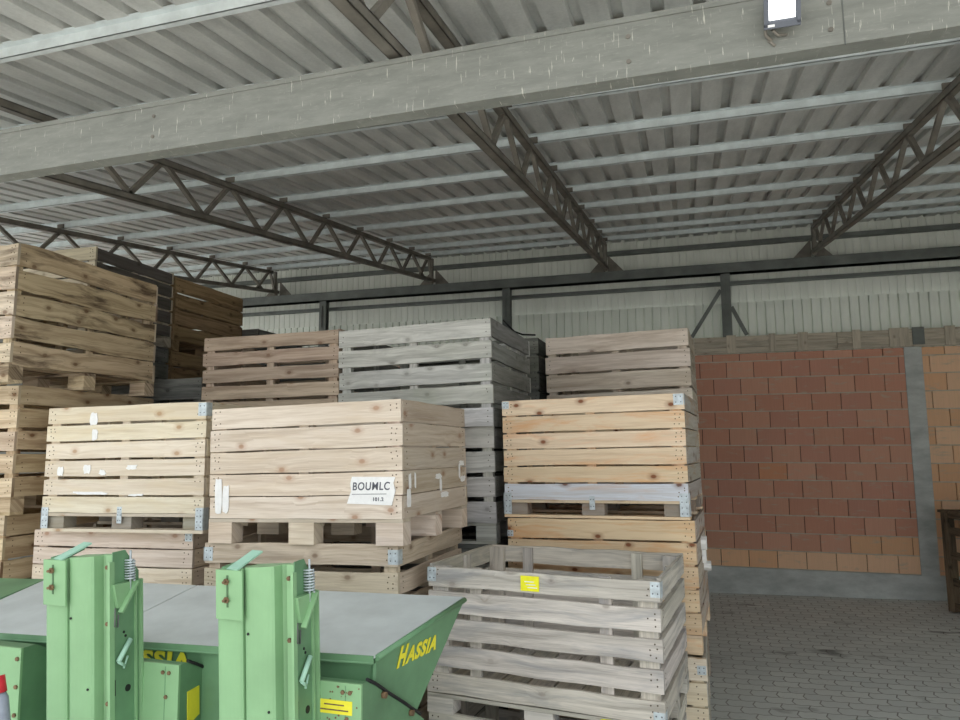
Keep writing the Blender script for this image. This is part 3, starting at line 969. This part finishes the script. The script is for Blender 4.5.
# A: tall stack at the left edge, long side along the depth
ax = -5.17
stack([(SP['yellow2'], (ax - .14, 3.50), 1.0, .80, 1.0, 1.25, 'yellow pine crate at the very bottom of the left edge stack', 'hidden lower crates', None),
       (SP['yellow2'], (ax - .13, 3.50), 1.0, .845, 1.0, 1.25, 'yellow pine crate at the left edge, third down in the tall stack', None, None),
       (SP['yellow'], (ax - .09, 3.49), 1.0, .85, 1.0, 1.25, 'yellow pine crate at the left edge, directly under the crate with rough bark boards', None, None),
       (SP['bark'], (ax + .015, 3.335), -.3, .915, 1.0, 1.25, 'tall crate of rough waney boards with brown bark, topmost at the left edge', None, None)], .9)
# A0: grey brown stack behind it
stack([(SP['dark4' if k % 2 else 'dark4b'] if k < 4 else SP['pale5'], (-6.22 + .005 * k, 4.72), 1.0, .776, 1.2, 1.0, lb, g, None) for k, (lb, g) in enumerate((
    ('dark crate at the bottom of the stack behind the left edge stack', 'hidden lower crates'),
    ('dark crate, second from the ground behind the left edge stack', 'hidden lower crates'),
    ('dark crate, third from the ground behind the left edge stack', 'hidden lower crates'),
    ('dark crate, fourth from the ground behind the left edge stack', 'hidden lower crates'),
    ('dark grey topped crate rising just behind the bark crate at the left edge', None)))], .9)
# C: small dark crate between the left stack and the reddish one
stack([(SP['dark4' if k % 2 else 'dark4b'], (-4.98, 4.80), 0, .885, 1.13, .85, lb, g, None) for k, (lb, g) in enumerate((
    ('dark grey crate at the bottom of the low stack between bark crate and reddish crate', 'hidden lower crates'),
    ('dark grey crate, middle of the low stack between bark crate and reddish crate', 'hidden lower crates'),
    ('dark grey crate seen in the gap between the bark crate and the reddish crate', None)))], .9)
# B: brown stack
stack([(SP['brown'], (-6.05, 5.80), 0, .773, 1.0, 1.15, lb, g, None) for k, (lb, g) in enumerate((
    ('brown crate at the bottom of the brown stack behind the bark crate', 'hidden lower crates'),
    ('brown crate, second from the ground in the brown stack', 'hidden lower crates'),
    ('brown crate, third from the ground in the brown stack', None),
    ('brown crate, second from the top of the brown stack behind the bark crate', None),
    ('brown crate, topmost of the brown stack just below the roof truss', None)))], .8)
# K: two dark stacks further back
stack([(SP['dark4' if k % 2 else 'dark4b'], (-6.2, 7.2), 0, .71, 1.2, 1.0, lb, g, None) for k, (lb, g) in enumerate((
    ('dark crate at the bottom of the far stack behind the brown crates', 'hidden lower crates'),
    ('dark crate, second from the ground in the far stack behind the brown crates', 'hidden lower crates'),
    ('dark crate, third from the ground in the far stack behind the brown crates', 'hidden lower crates'),
    ('dark crate, fourth from the ground in the far stack behind the brown crates', 'hidden lower crates'),
    ('dark crate rim just right of the brown stack, far back', None)))], .8)
stack([(SP['dark4' if k % 2 else 'dark4b'], (-4.85, 6.9), -2, .672, 1.2, 1.0, lb, g, None) for k, (lb, g) in enumerate((
    ('dark crate at the bottom of the far stack behind the reddish crates', 'hidden lower crates'),
    ('dark crate, second from the ground in the far stack behind the reddish crates', 'hidden lower crates'),
    ('dark crate, third from the ground in the far stack behind the reddish crates', 'hidden lower crates'),
    ('dark crate, fourth from the ground in the far stack behind the reddish crates', 'hidden lower crates'),
    ('dark crate rim showing above the left end of the reddish crate, far back', None)))], .8)
m = MB(); m.tube([(-1.62, 6.1, 3.14), (-1.50, 6.05, 3.02), (-1.42, 6.03, 2.985), (-1.30, 6.03, 2.975)], .008)
tag(m.build('bent_rod', M_BLACK), 'thin bent dark rod lying on the dark crate behind the grey stack', 'rod')

# M: old pallets and canister at the right edge
r = empty('broken_pallet', (3.42, 9.75, floor_z(3.42)), (0, 0, math.radians(18)))
tag(r, 'dark rotten wooden pallet crate standing at the right edge before the orange blocks', 'pallet')
random.seed(31)
for zz, hh_, dx in ((.02, .18, .05), (.50, .15, 0), (1.00, .14, -.07)):
    m = MB(); m.plank((-.5 + dx, -.3, zz), (1, 0, 0), (0, -1, 0), (0, 0, 1), 1.0, .03, hh_, (1, 1, 1), .01); m.build('front_board', W['rot'], r)
for xx in (-.42, .0, .42):
    m = MB(); m.box((xx - .05, -.3, 0), (.1, 0, 0), (0, .09, 0), (0, 0, 1.16)); m.build('upright', W['rot'], r)
    m = MB(); m.box((xx - .05, .2, 0), (.1, 0, 0), (0, .09, 0), (0, 0, 1.16)); m.build('upright', W['rot'], r)
for zz in (.02, .30, .62, .90, 1.10):
    m = MB(); m.plank((-.42, -.28, zz), (0, 1, 0), (-1, 0, 0), (0, 0, 1), .58, .025, .09, (.9, .9, .9), .01); m.build('side_board', W['rot'], r)
    m = MB(); m.box((-.42, .0, zz + .02), (.84, 0, 0), (0, .12, 0), (0, 0, .03)); m.build('shelf_board', W['rot'], r)
m = MB(); m.box((-.5, -.3, 1.161), (1, 0, 0), (0, .6, 0), (0, 0, .03)); m.build('top_board', W['rot'], r)
M1 = MB(); c0 = r.location + Vector((-.31, -.19, 1.192))
M1.tube([c0 + Vector((0, 0, 0)), c0 + Vector((0, 0, .02)), c0 + Vector((0, 0, .15)), c0 + Vector((0, 0, .20)), c0 + Vector((0, 0, .225))], [.065, .07, .068, .045, .02], 14)
tag(M1.build('canister', M_BAG), 'dark grey canister on top of the rotten pallet at the right edge', 'canister')

# ------------------------------------------------------------------ potato planter
PX, PY = -1.85, 2.4
r = empty('potato_planter', (PX, PY, floor_z(PX))); POFF = (PX, PY, floor_z(PX))
tag(r, 'green two-row potato planter with twin upright towers and a grey lidded hopper', 'planter')
FLh, FRh, BRh, BLh = Vector((-3.12, 2.30, 1.172)), Vector((-1.07, 2.30, 1.229)), Vector((-.956, 2.92, 1.305)), Vector((-3.24, 2.92, 1.262))
XF = None
def part(name, mb, mat, parent=r):
    if XF is not None: mb.v = [XF(p) for p in mb.v]
    return mb.build(name, mat, parent, POFF)
EYE = Vector((0, 0, 1.95))
TX0 = [-2.292]
def xf_tower(p):
    p = Vector(p); p.x = TX0[0] + (p.x - TX0[0]) * .95; p.y = 2.05 + (p.y - 2.05) * 1.0
    p = EYE + (Vector(p) - EYE) * .966
    return p + Vector((0, max(0, 1.56 - p.z) * .09, 0))
def xf_house(p):
    p = EYE + (Vector(p) - EYE) * 1.041
    return p + Vector((0, max(0, 1.19 - p.z) * .03, 0))
m = MB()
bF0, bF1 = Vector((-3.02, 2.32, .70)), Vector((-1.18, 2.32, .70))
_n = (BRh - FRh).cross(bF1 - FRh)
bB0, bB1 = Vector((-3.02, 2.545, .70)), Vector((FRh.x - (_n.y * (2.545 - FRh.y) + _n.z * (.70 - FRh.z)) / _n.x, 2.545, .70))
pp = [FLh, FRh, BRh, BLh, bF0, bF1, bB1, bB0]
b = len(m.v); m.v += pp
for q in ((0, 4, 5, 1), (1, 5, 6, 2), (2, 6, 7, 3), (3, 7, 4, 0), (4, 7, 6, 5)): m.face([b + i for i in q])
hop = part('hopper', m, M_GREEN2)
# rim bead
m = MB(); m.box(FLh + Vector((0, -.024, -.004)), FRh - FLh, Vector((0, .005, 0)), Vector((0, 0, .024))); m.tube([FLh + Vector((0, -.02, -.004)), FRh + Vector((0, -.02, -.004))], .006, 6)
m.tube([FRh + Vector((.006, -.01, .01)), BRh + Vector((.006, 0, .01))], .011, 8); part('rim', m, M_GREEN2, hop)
# lid in two leaves with a seam
def lerp(a, b, t): return a + (b - a) * t
up = Vector((0, 0, .012)); over = Vector((0, -.02, -.002))
for i, (t0, t1) in enumerate(((0, .405), (.408, 1))):
    a, b2 = lerp(FLh, FRh, t0), lerp(FLh, FRh, t1); c, d = lerp(BLh, BRh, t1), lerp(BLh, BRh, t0)
    m = MB(); m.prism([a + over + up, b2 + over + up, c + up, d + up], (0, 0, .010))
    lid = part('lid', m, M_LID)
    lid['label'] = 'grey lid leaf'
for (t, s) in ((.43, 0), (.45, 1), (.78, 0), (.80, 1)):
    pass
m = MB(); a = lerp(FRh, BRh, 0.02)
for t in (.40, .79):
    p = lerp(FLh, FRh, t + .06)
    m.cbox(p + Vector((0, -.03, -.01)), (.05, .03, .02)); m.tube([p + Vector((-.02, -.04, 0)), p + Vector((.05, -.05, .015))], .007, 6)
part('latch', m, M_BLACK)
# left extension flap
m = MB(); m.prism([BLh + Vector((-.01, 0, .02)), FLh + Vector((-.05, 0, .02)), Vector((-4.0, 2.45, 1.25)), Vector((-4.0, 2.92, 1.255))], (0, 0, -.02)); part('side_flap', m, M_GREEN2)
# vertical fold on the front wall corner
m = MB(); m.bar((-1.075, 2.295, 1.22), (-1.09, 2.305, .75), .012, .012); part('corner_fold', m, M_GREEN2, hop)

# lettering on the side wall and on the front wall
nx = (BRh - FRh); side_u = Vector((.18, .70, .10)).normalized()
def side_pt(y, z):
    # plane through FRh, BRh, bF1
    p0 = FRh; n_ = (BRh - FRh).cross(bF1 - FRh).normalized()
    x_ = p0.x - (n_.y * (y - p0.y) + n_.z * (z - p0.z)) / n_.x
    return Vector((x_, y, z)), (n_ if n_.x > 0 else -n_)
pA, nA = side_pt(2.45, 1.163); pB, _ = side_pt(2.83, 1.158)
u = (pB - pA).normalized(); wv = nA.cross(u).normalized()
L_ = (pB - pA).length
o1 = lettering('H', .105, M_YEL, hop, pA + nA * .003 - Vector(POFF), u, wv, .10, .005, .74)
o2 = lettering('ASSIA', .082, M_YEL, hop, pA + u * .066 + nA * .003 - Vector(POFF), u, wv, .10, .0036, .98)
pA = Vector((-2.215, 2.3, 1.124)); wv = (bF0 - FLh).normalized() * -1
lettering('H', .105, M_YEL, hop, pA + Vector((0, -.006, 0)) - Vector(POFF), (1, 0, .02), wv, .25, .006, 1.0)
lettering('ASSIA', .092, M_YEL, hop, pA + Vector((.085, -.006, 0)) - Vector(POFF), (1, 0, .02), wv, .25, .004, 1.18)

# towers
def tower(x0, label, seed, hx1):
    global XF
    XF = xf_tower; TX0[0] = x0
    rr = random.Random(seed)
    y0 = 2.05; z0, z1 = .22, 1.552
    def P2(x, y): return (x0 + x, y0 + y)
    t = None
    def ext(poly, za, zb, rise=.075):
        m = MB(); n = len(poly); b = len(m.v)
        for zz, k in ((za, 0), (zb, 1)):
            for (x, y) in poly:
                m.v.append(Vector((x0 + x, y0 + y, zz + (rise * x if k else 0))))
        for i in range(n):
            j = (i + 1) % n; m.face((b + i, b + j, b + n + j, b + n + i))
        m.face([b + i for i in reversed(range(n))]); m.face([b + n + i for i in range(n)])
        return m
    def arc(cx_, r_, ry, n=10):
        return [(cx_ - r_ * math.cos(math.pi * k / n), ry - ry * math.sin(math.pi * k / n) ** .45) for k in range(n + 1)]
    # body: broad rounded cover, chamfer, flange, side wall
    poly = arc(.167, .062, .025) + [(.235, .045), (.262, .060), (.262, .030), (.290, .030), (.290, .045), (.262, .078), (.102, .09)]
    body = part('tower_cover', ext(poly, z0, z1), M_GREEN); body['label'] = label
    poly = arc(.048, .053, .022) + [(.101, .09), (-.005, .09)]
    part('seed_tube', ext(poly, z0, z1 - .003), M_GREEN, body)
    # recessed dark gap
    m = MB(); m.box((x0 + .093, y0 + .05, z0), (.011, 0, 0), (0, .12, 0), (0, 0, z1 - z0 - .02)); part('gap_strip', m, M_GREEN2, body)
    # front plate with slot and two bolts
    m = MB(); m.box((x0 + .004, y0 - .010, 1.390), (.108, 0, 0), (0, .006, 0), (0, 0, .162)); m.box((x0 + .0485, y0 - .0115, 1.43), (.007, 0, 0), (0, .002, 0), (0, 0, .105), (.3, .35, .3))
    pl = part('front_plate', m, M_GREEN, body)
    for zz in (1.515, 1.455):
        m = MB(); m.disc((x0 + .052, y0 - .014, zz), (0, -1, 0), .011, .007, 6); m.tube([(x0 + .052, y0 - .02, zz), (x0 + .052, y0 - .034, zz)], .005, 8); part('bolt', m, M_RUST, pl)
    # holes
    for hx, hz in ((.018, 1.345), (.125, 1.345), (.205, 1.10), (.14, .98)):
        m = MB(); m.disc((x0 + hx, y0 + (.012 if hx < .1 else .003), hz), (0, -1, 0), .0045, .003, 8); part('drill_hole', m, M_BLACK, body)
    # mint strap on top
    m = MB(); m.bar((x0 + .066, y0 - .004, 1.553), (x0 + .090, y0 + .105, 1.600), .052, .006); part('strap', m, M_MINT, body)
    m = MB(); m.prism([(x0 + .005, y0 + .02, 1.556), (x0 + .07, y0 + .02, 1.556), (x0 + .06, y0 + .12, 1.58), (x0 + .02, y0 + .12, 1.57)], (0, 0, -.008)); part('inner_flap', m, M_GREEN2, body)
    # side wall, recessed, with raised back flange
    m = MB()
    xs = x0 + .291
    m.prism([(xs, y0 + .022, z0), (xs, y0 + 0.1532, z0), (xs, y0 + 0.1532, 1.50), (xs, y0 + 0.0852, 1.585), (xs, y0 + 0.0274, 1.583)], (.004, 0, 0))
    sd = part('side_wall', m, M_GREEN2, body)  # darker green than the cover: side shade put into the colour
    m = MB(); m.box((xs, y0 + 0.1294, z0), (.012, 0, 0), (0, .008, 0), (0, 0, 1.22)); m.box((xs, y0 + 0.1512, z0), (.02, 0, 0), (0, .008, 0), (0, 0, 1.25)); m.box((xs, y0 + .010, z0), (.010, 0, 0), (0, .022, 0), (0, 0, 1.33))
    part('flange', m, M_GREEN, sd)
    for zz in (1.53, 1.33, 1.05, .98):
        m = MB(); m.disc((x0 + .276, y0 + 0.0274, zz), (0, -1, 0), .008, .008, 6); part('bolt', m, M_RUST, body)
    # spring, rod, bracket
    m = MB(); hx = []
    for k in range(8 * 12 + 1):
        a = 2 * math.pi * k / 12; hx.append((xs + .020 + .019 * math.cos(a), y0 + 0.0954 + .015 * math.sin(a), 1.475 + .0095 * k / 12))
    m.tube(hx, .0028, 5); m.tube([(xs + .020, y0 + 0.0954, 1.44), (xs + .020, y0 + 0.0954, 1.583)], .004, 6); part('spring', m, M_ZINC, sd)
    m = MB(); m.prism([(xs + .004, y0 + .02, 1.470), (xs + .004, y0 + 0.1192, 1.470), (xs + .004, y0 + 0.1124, 1.45), (xs + .004, y0 + 0.0546, 1.385), (xs + .004, y0 + 0.0376, 1.385)], (.018, 0, 0))
    m.bar((xs + .03, y0 + 0.1192, 1.468), (xs + .03, y0 + 0.0410, 1.37), .008, .02, (1, 0, 0)); part('bracket', m, M_GREEN, sd)
    m = MB(); m.tube([(xs + .01, y0 + 0.0342, 1.385), (xs + .012, y0 + 0.0308, 1.32), (xs + .012, y0 + 0.0444, 1.315), (xs + .012, y0 + 0.0478, 1.36)], .0028, 6); part('hook', m, M_POST, sd)
    m = MB(); m.tube([(xs + .018, y0 + 0.0988, 1.262), (xs + .018, y0 + 0.0410, 1.195)], .009, 8); m.tube([(xs + .018, y0 + 0.0410, 1.195), (xs + .018, y0 + 0.0682, 1.175)], .006, 8)
    m.tube([(xs + .018, y0 + 0.0852, 1.205), (xs + .018, y0 + 0.0648, 1.165)], .004, 6); part('lever', m, M_MINT, sd)
    for yy, zz, r_ in ((.098, 1.085, .013), (.08, 1.29, .005), (.088, 1.275, .005), (.032, 1.235, .005), (.03, 1.205, .005)):
        m = MB(); m.disc((xs + .004, y0 + yy, zz), (1, 0, 0), r_, .002, 12); part('hole', m, M_BLACK, sd)
    m = MB(); m.box((xs + .004, y0 + .034, 1.075), (.002, 0, 0), (0, .006, 0), (0, 0, .055)); part('slot', m, M_BLACK, sd)
    # seed housing to the right of the tower, round topped in side view
    XF = xf_house
    hx0 = hx1 - .24
    prof_ = [(.045, .30), (.045, 1.217), (.08, 1.215), (.14, 1.185), (.24, 1.125), (.38, 1.045), (.54, .95), (.66, .87), (.66, .30)]
    m = MB(); m.prism([(hx0, y0 + a_, b_) for a_, b_ in prof_], (hx1 - hx0, 0, 0)); hs = part('seed_housing', m, M_GREEN2)
    # paler front sheet
    m = MB(); m.box((hx0, y0 + .035, .30), (hx1 - hx0 + .004, 0, 0), (0, .010, 0), (0, 0, .918)); fs = part('front_sheet', m, M_GREEN, hs)
    m = MB(); m.tube([(hx1 + .002, y0 + a_, b_ + .006) for a_, b_ in prof_[2:7]], .006, 6); part('edge_strip', m, M_BLACK, hs)
    for a_, b_ in ((.20, 1.135), (.44, .995)):
        m = MB(); m.tube([(hx1 - .004, y0 + a_, b_), (hx1 + .016, y0 + a_, b_)], .011, 8); part('bolt', m, M_RUST, hs)
    for bx_, bz_ in ((hx1 - .06, 1.19), (hx1 - .045, 1.11), (hx1 - .035, 1.19)):
        m = MB(); m.disc((bx_, y0 + .035, bz_), (0, -1, 0), .007, .005, 6); part('bolt', m, M_RUST, fs)
    m = MB(); m.box((hx1 - .052, y0 + .034, .30), (.0025, 0, 0), (0, .002, 0), (0, 0, .91)); part('seam', m, M_GREEN2, fs)
    return hs, fs, hx0, hx1, y0
T1 = tower(-2.292, 'left green tower', 1, -1.711)
T2 = tower(-1.547, 'right green tower', 2, -1.023)
# third housing left of the left tower
m = MB(); prof_ = [(.045, .30), (.045, 1.217), (.10, 1.217), (.16, 1.185), (.24, 1.135), (.33, 1.07), (.42, .99), (.47, .90), (.47, .30)]
m.prism([(-2.65, 2.05 + a_, b_) for a_, b_ in prof_], (.235, 0, 0)); hs = part('seed_housing', m, M_GREEN2)
m = MB(); m.box((-2.65, 2.085, .30), (.239, 0, 0), (0, .010, 0), (0, 0, .918)); part('front_sheet', m, M_GREEN, hs)
for zz in (1.18, 1.08, .98):
    m = MB(); m.disc((-2.425, 2.085, zz), (0, -1, 0), .008, .006, 6); part('bolt', m, M_RUST, hs)
# yellow stickers
hs1, fs1, a0, a1, yy0 = T1
m = MB(); m.prism([(a1, 2.135, 1.115), (a1, 2.195, 1.118), (a1, 2.20, 1.02), (a1, 2.14, 1.00)], (.003, 0, 0)); part('yellow_label', m, M_YEL, hs1)
rr = random.Random(5); m = MB()
for k in range(60):
    y_, z_ = rr.uniform(2.24, 2.44), rr.uniform(.85, 1.10)
    if z_ > 1.15 - (y_ - 2.2) * .75: continue
    m.disc((a1, y_, z_), (1, 0, 0), rr.uniform(.002, .006), .001, 5)
tag(part('chipped_paint', m, M_BLACK, hs1), kind='stuff')
hs2, fs2, a0, a1, yy0 = T2
m = MB(); m.box((a0 + .088, 2.0835, 1.122), (.125, 0, 0), (0, .002, 0), (0, 0, .042)); yl = part('yellow_label', m, M_YEL, fs2)
m = MB(); m.box((a0 + .115, 2.0828, 1.148), (.07, 0, 0), (0, .001, 0), (0, 0, .004)); m.box((a0 + .10, 2.0828, 1.132), (.10, 0, 0), (0, .001, 0), (0, 0, .004)); part('printed_lines', m, M_RUST, fs2)
m = MB()
for k in range(26): m.disc((a0 + rr.uniform(.06, .24), 2.085, rr.uniform(1.09, 1.21)), (0, -1, 0), rr.uniform(.0015, .004), .001, 5)
tag(part('chipped_paint', m, M_RUST, fs2), kind='stuff')
XF = None
# frame, wheels and coulters below the picture edge so that the machine stands on the floor
m = MB(); m.box((-3.2, 2.26, .34), (2.3, 0, 0), (0, .1, 0), (0, 0, .1)); m.box((-3.1, 2.33, .4), (.06, 0, 0), (0, .06, 0), (0, 0, .32)); m.box((-1.12, 2.33, .4), (.06, 0, 0), (0, .06, 0), (0, 0, .32))
part('frame', m, M_GREEN2)
for wx in (-3.02, -1.20):
    m = MB(); n = 24; zc = floor_z(wx) + .27
    ring = [(wx + .07, .27), (wx + .08, .22), (wx + .05, .12), (wx - .05, .12), (wx - .08, .22), (wx - .07, .27)]
    b = len(m.v)
    for k in range(n):
        a_ = 2 * math.pi * k / n
        for (xx, rad) in ring: m.v.append(Vector((xx, 2.62 + rad * math.cos(a_), zc + rad * math.sin(a_))))
    q = len(ring)
    for k in range(n):
        k2 = (k + 1) % n
        for i in range(q):
            j = (i + 1) % q; m.face((b + k * q + i, b + k * q + j, b + k2 * q + j, b + k2 * q + i), None, (1, 1, 1), True)
    wh = part('wheel', m, M_BLACK)
    m = MB(); m.tube([(wx - .06, 2.62, zc), (wx + .06, 2.62, zc)], .125, 20); m.bar((wx, 2.62, zc), (wx, 2.36, .42), .05, .04); part('hub', m, M_GREEN2, wh)
for cx_ in (-2.15, -1.41):
    m = MB(); m.prism([(cx_, 2.1, .25), (cx_, 2.28, .25), (cx_, 2.24, floor_z(cx_) + .003), (cx_, 2.16, floor_z(cx_) + .003)], (.03, 0, 0)); part('coulter', m, M_GREEN2)
# hose at the left picture edge
r = empty('hose', (-2.05, 1.72, floor_z(-2.05))); off = tuple(r.location)
tag(r, 'grey hose with a red cap standing at the lower left edge', 'hose')
m = MB(); m.tube([(-2.15, 1.78, floor_z(-2.1) + .012), (-2.13, 1.73, .35), (-2.05, 1.70, .9), (-2.015, 1.70, 1.12), (-2.035, 1.70, 1.20), (-2.06, 1.70, 1.225)], .024, 12); m.build('tube', M_HOSE, r, off)
m = MB(); m.tube([(-2.045, 1.70, 1.215), (-2.06, 1.70, 1.262)], .026, 12); m.build('cap', M_RED, r, off)

# ------------------------------------------------------------------ light: overcast sky through the open front
w = bpy.data.worlds.new('overcast sky'); scene.world = w; w.use_nodes = True
nt = w.node_tree; nt.nodes.clear()
out = nt.nodes.new('ShaderNodeOutputWorld'); bg = nt.nodes.new('ShaderNodeBackground')
tc = nt.nodes.new('ShaderNodeTexCoord'); sp = nt.nodes.new('ShaderNodeSeparateXYZ'); rp = nt.nodes.new('ShaderNodeValToRGB')
nt.links.new(tc.outputs['Generated'], sp.inputs[0]); nt.links.new(sp.outputs[2], rp.inputs[0])
rp.color_ramp.elements[0].position = 0.0; rp.color_ramp.elements[0].color = (.80, .84, .88, 1)
rp.color_ramp.elements[1].position = .9; rp.color_ramp.elements[1].color = (1, 1.02, 1.05, 1)
nt.links.new(rp.outputs[0], bg.inputs[0]); bg.inputs[1].default_value = 1.0
nt.links.new(bg.outputs[0], out.inputs[0])

sd = bpy.data.lights.new('sun', 'SUN'); so = bpy.data.objects.new('sun', sd); COL.objects.link(so)
sd.energy = SUN; sd.angle = math.radians(12); sd.color = (1, .97, .92)
so.rotation_euler = (math.radians(-24), 0, math.radians(10))

scene.view_settings.view_transform = 'Standard'; scene.view_settings.look = 'None'
scene.view_settings.gamma = 1; scene.view_settings.use_curve_mapping = False
scene.view_settings.exposure = 0.88
scene.cycles.max_bounces = 8; scene.cycles.diffuse_bounces = 6
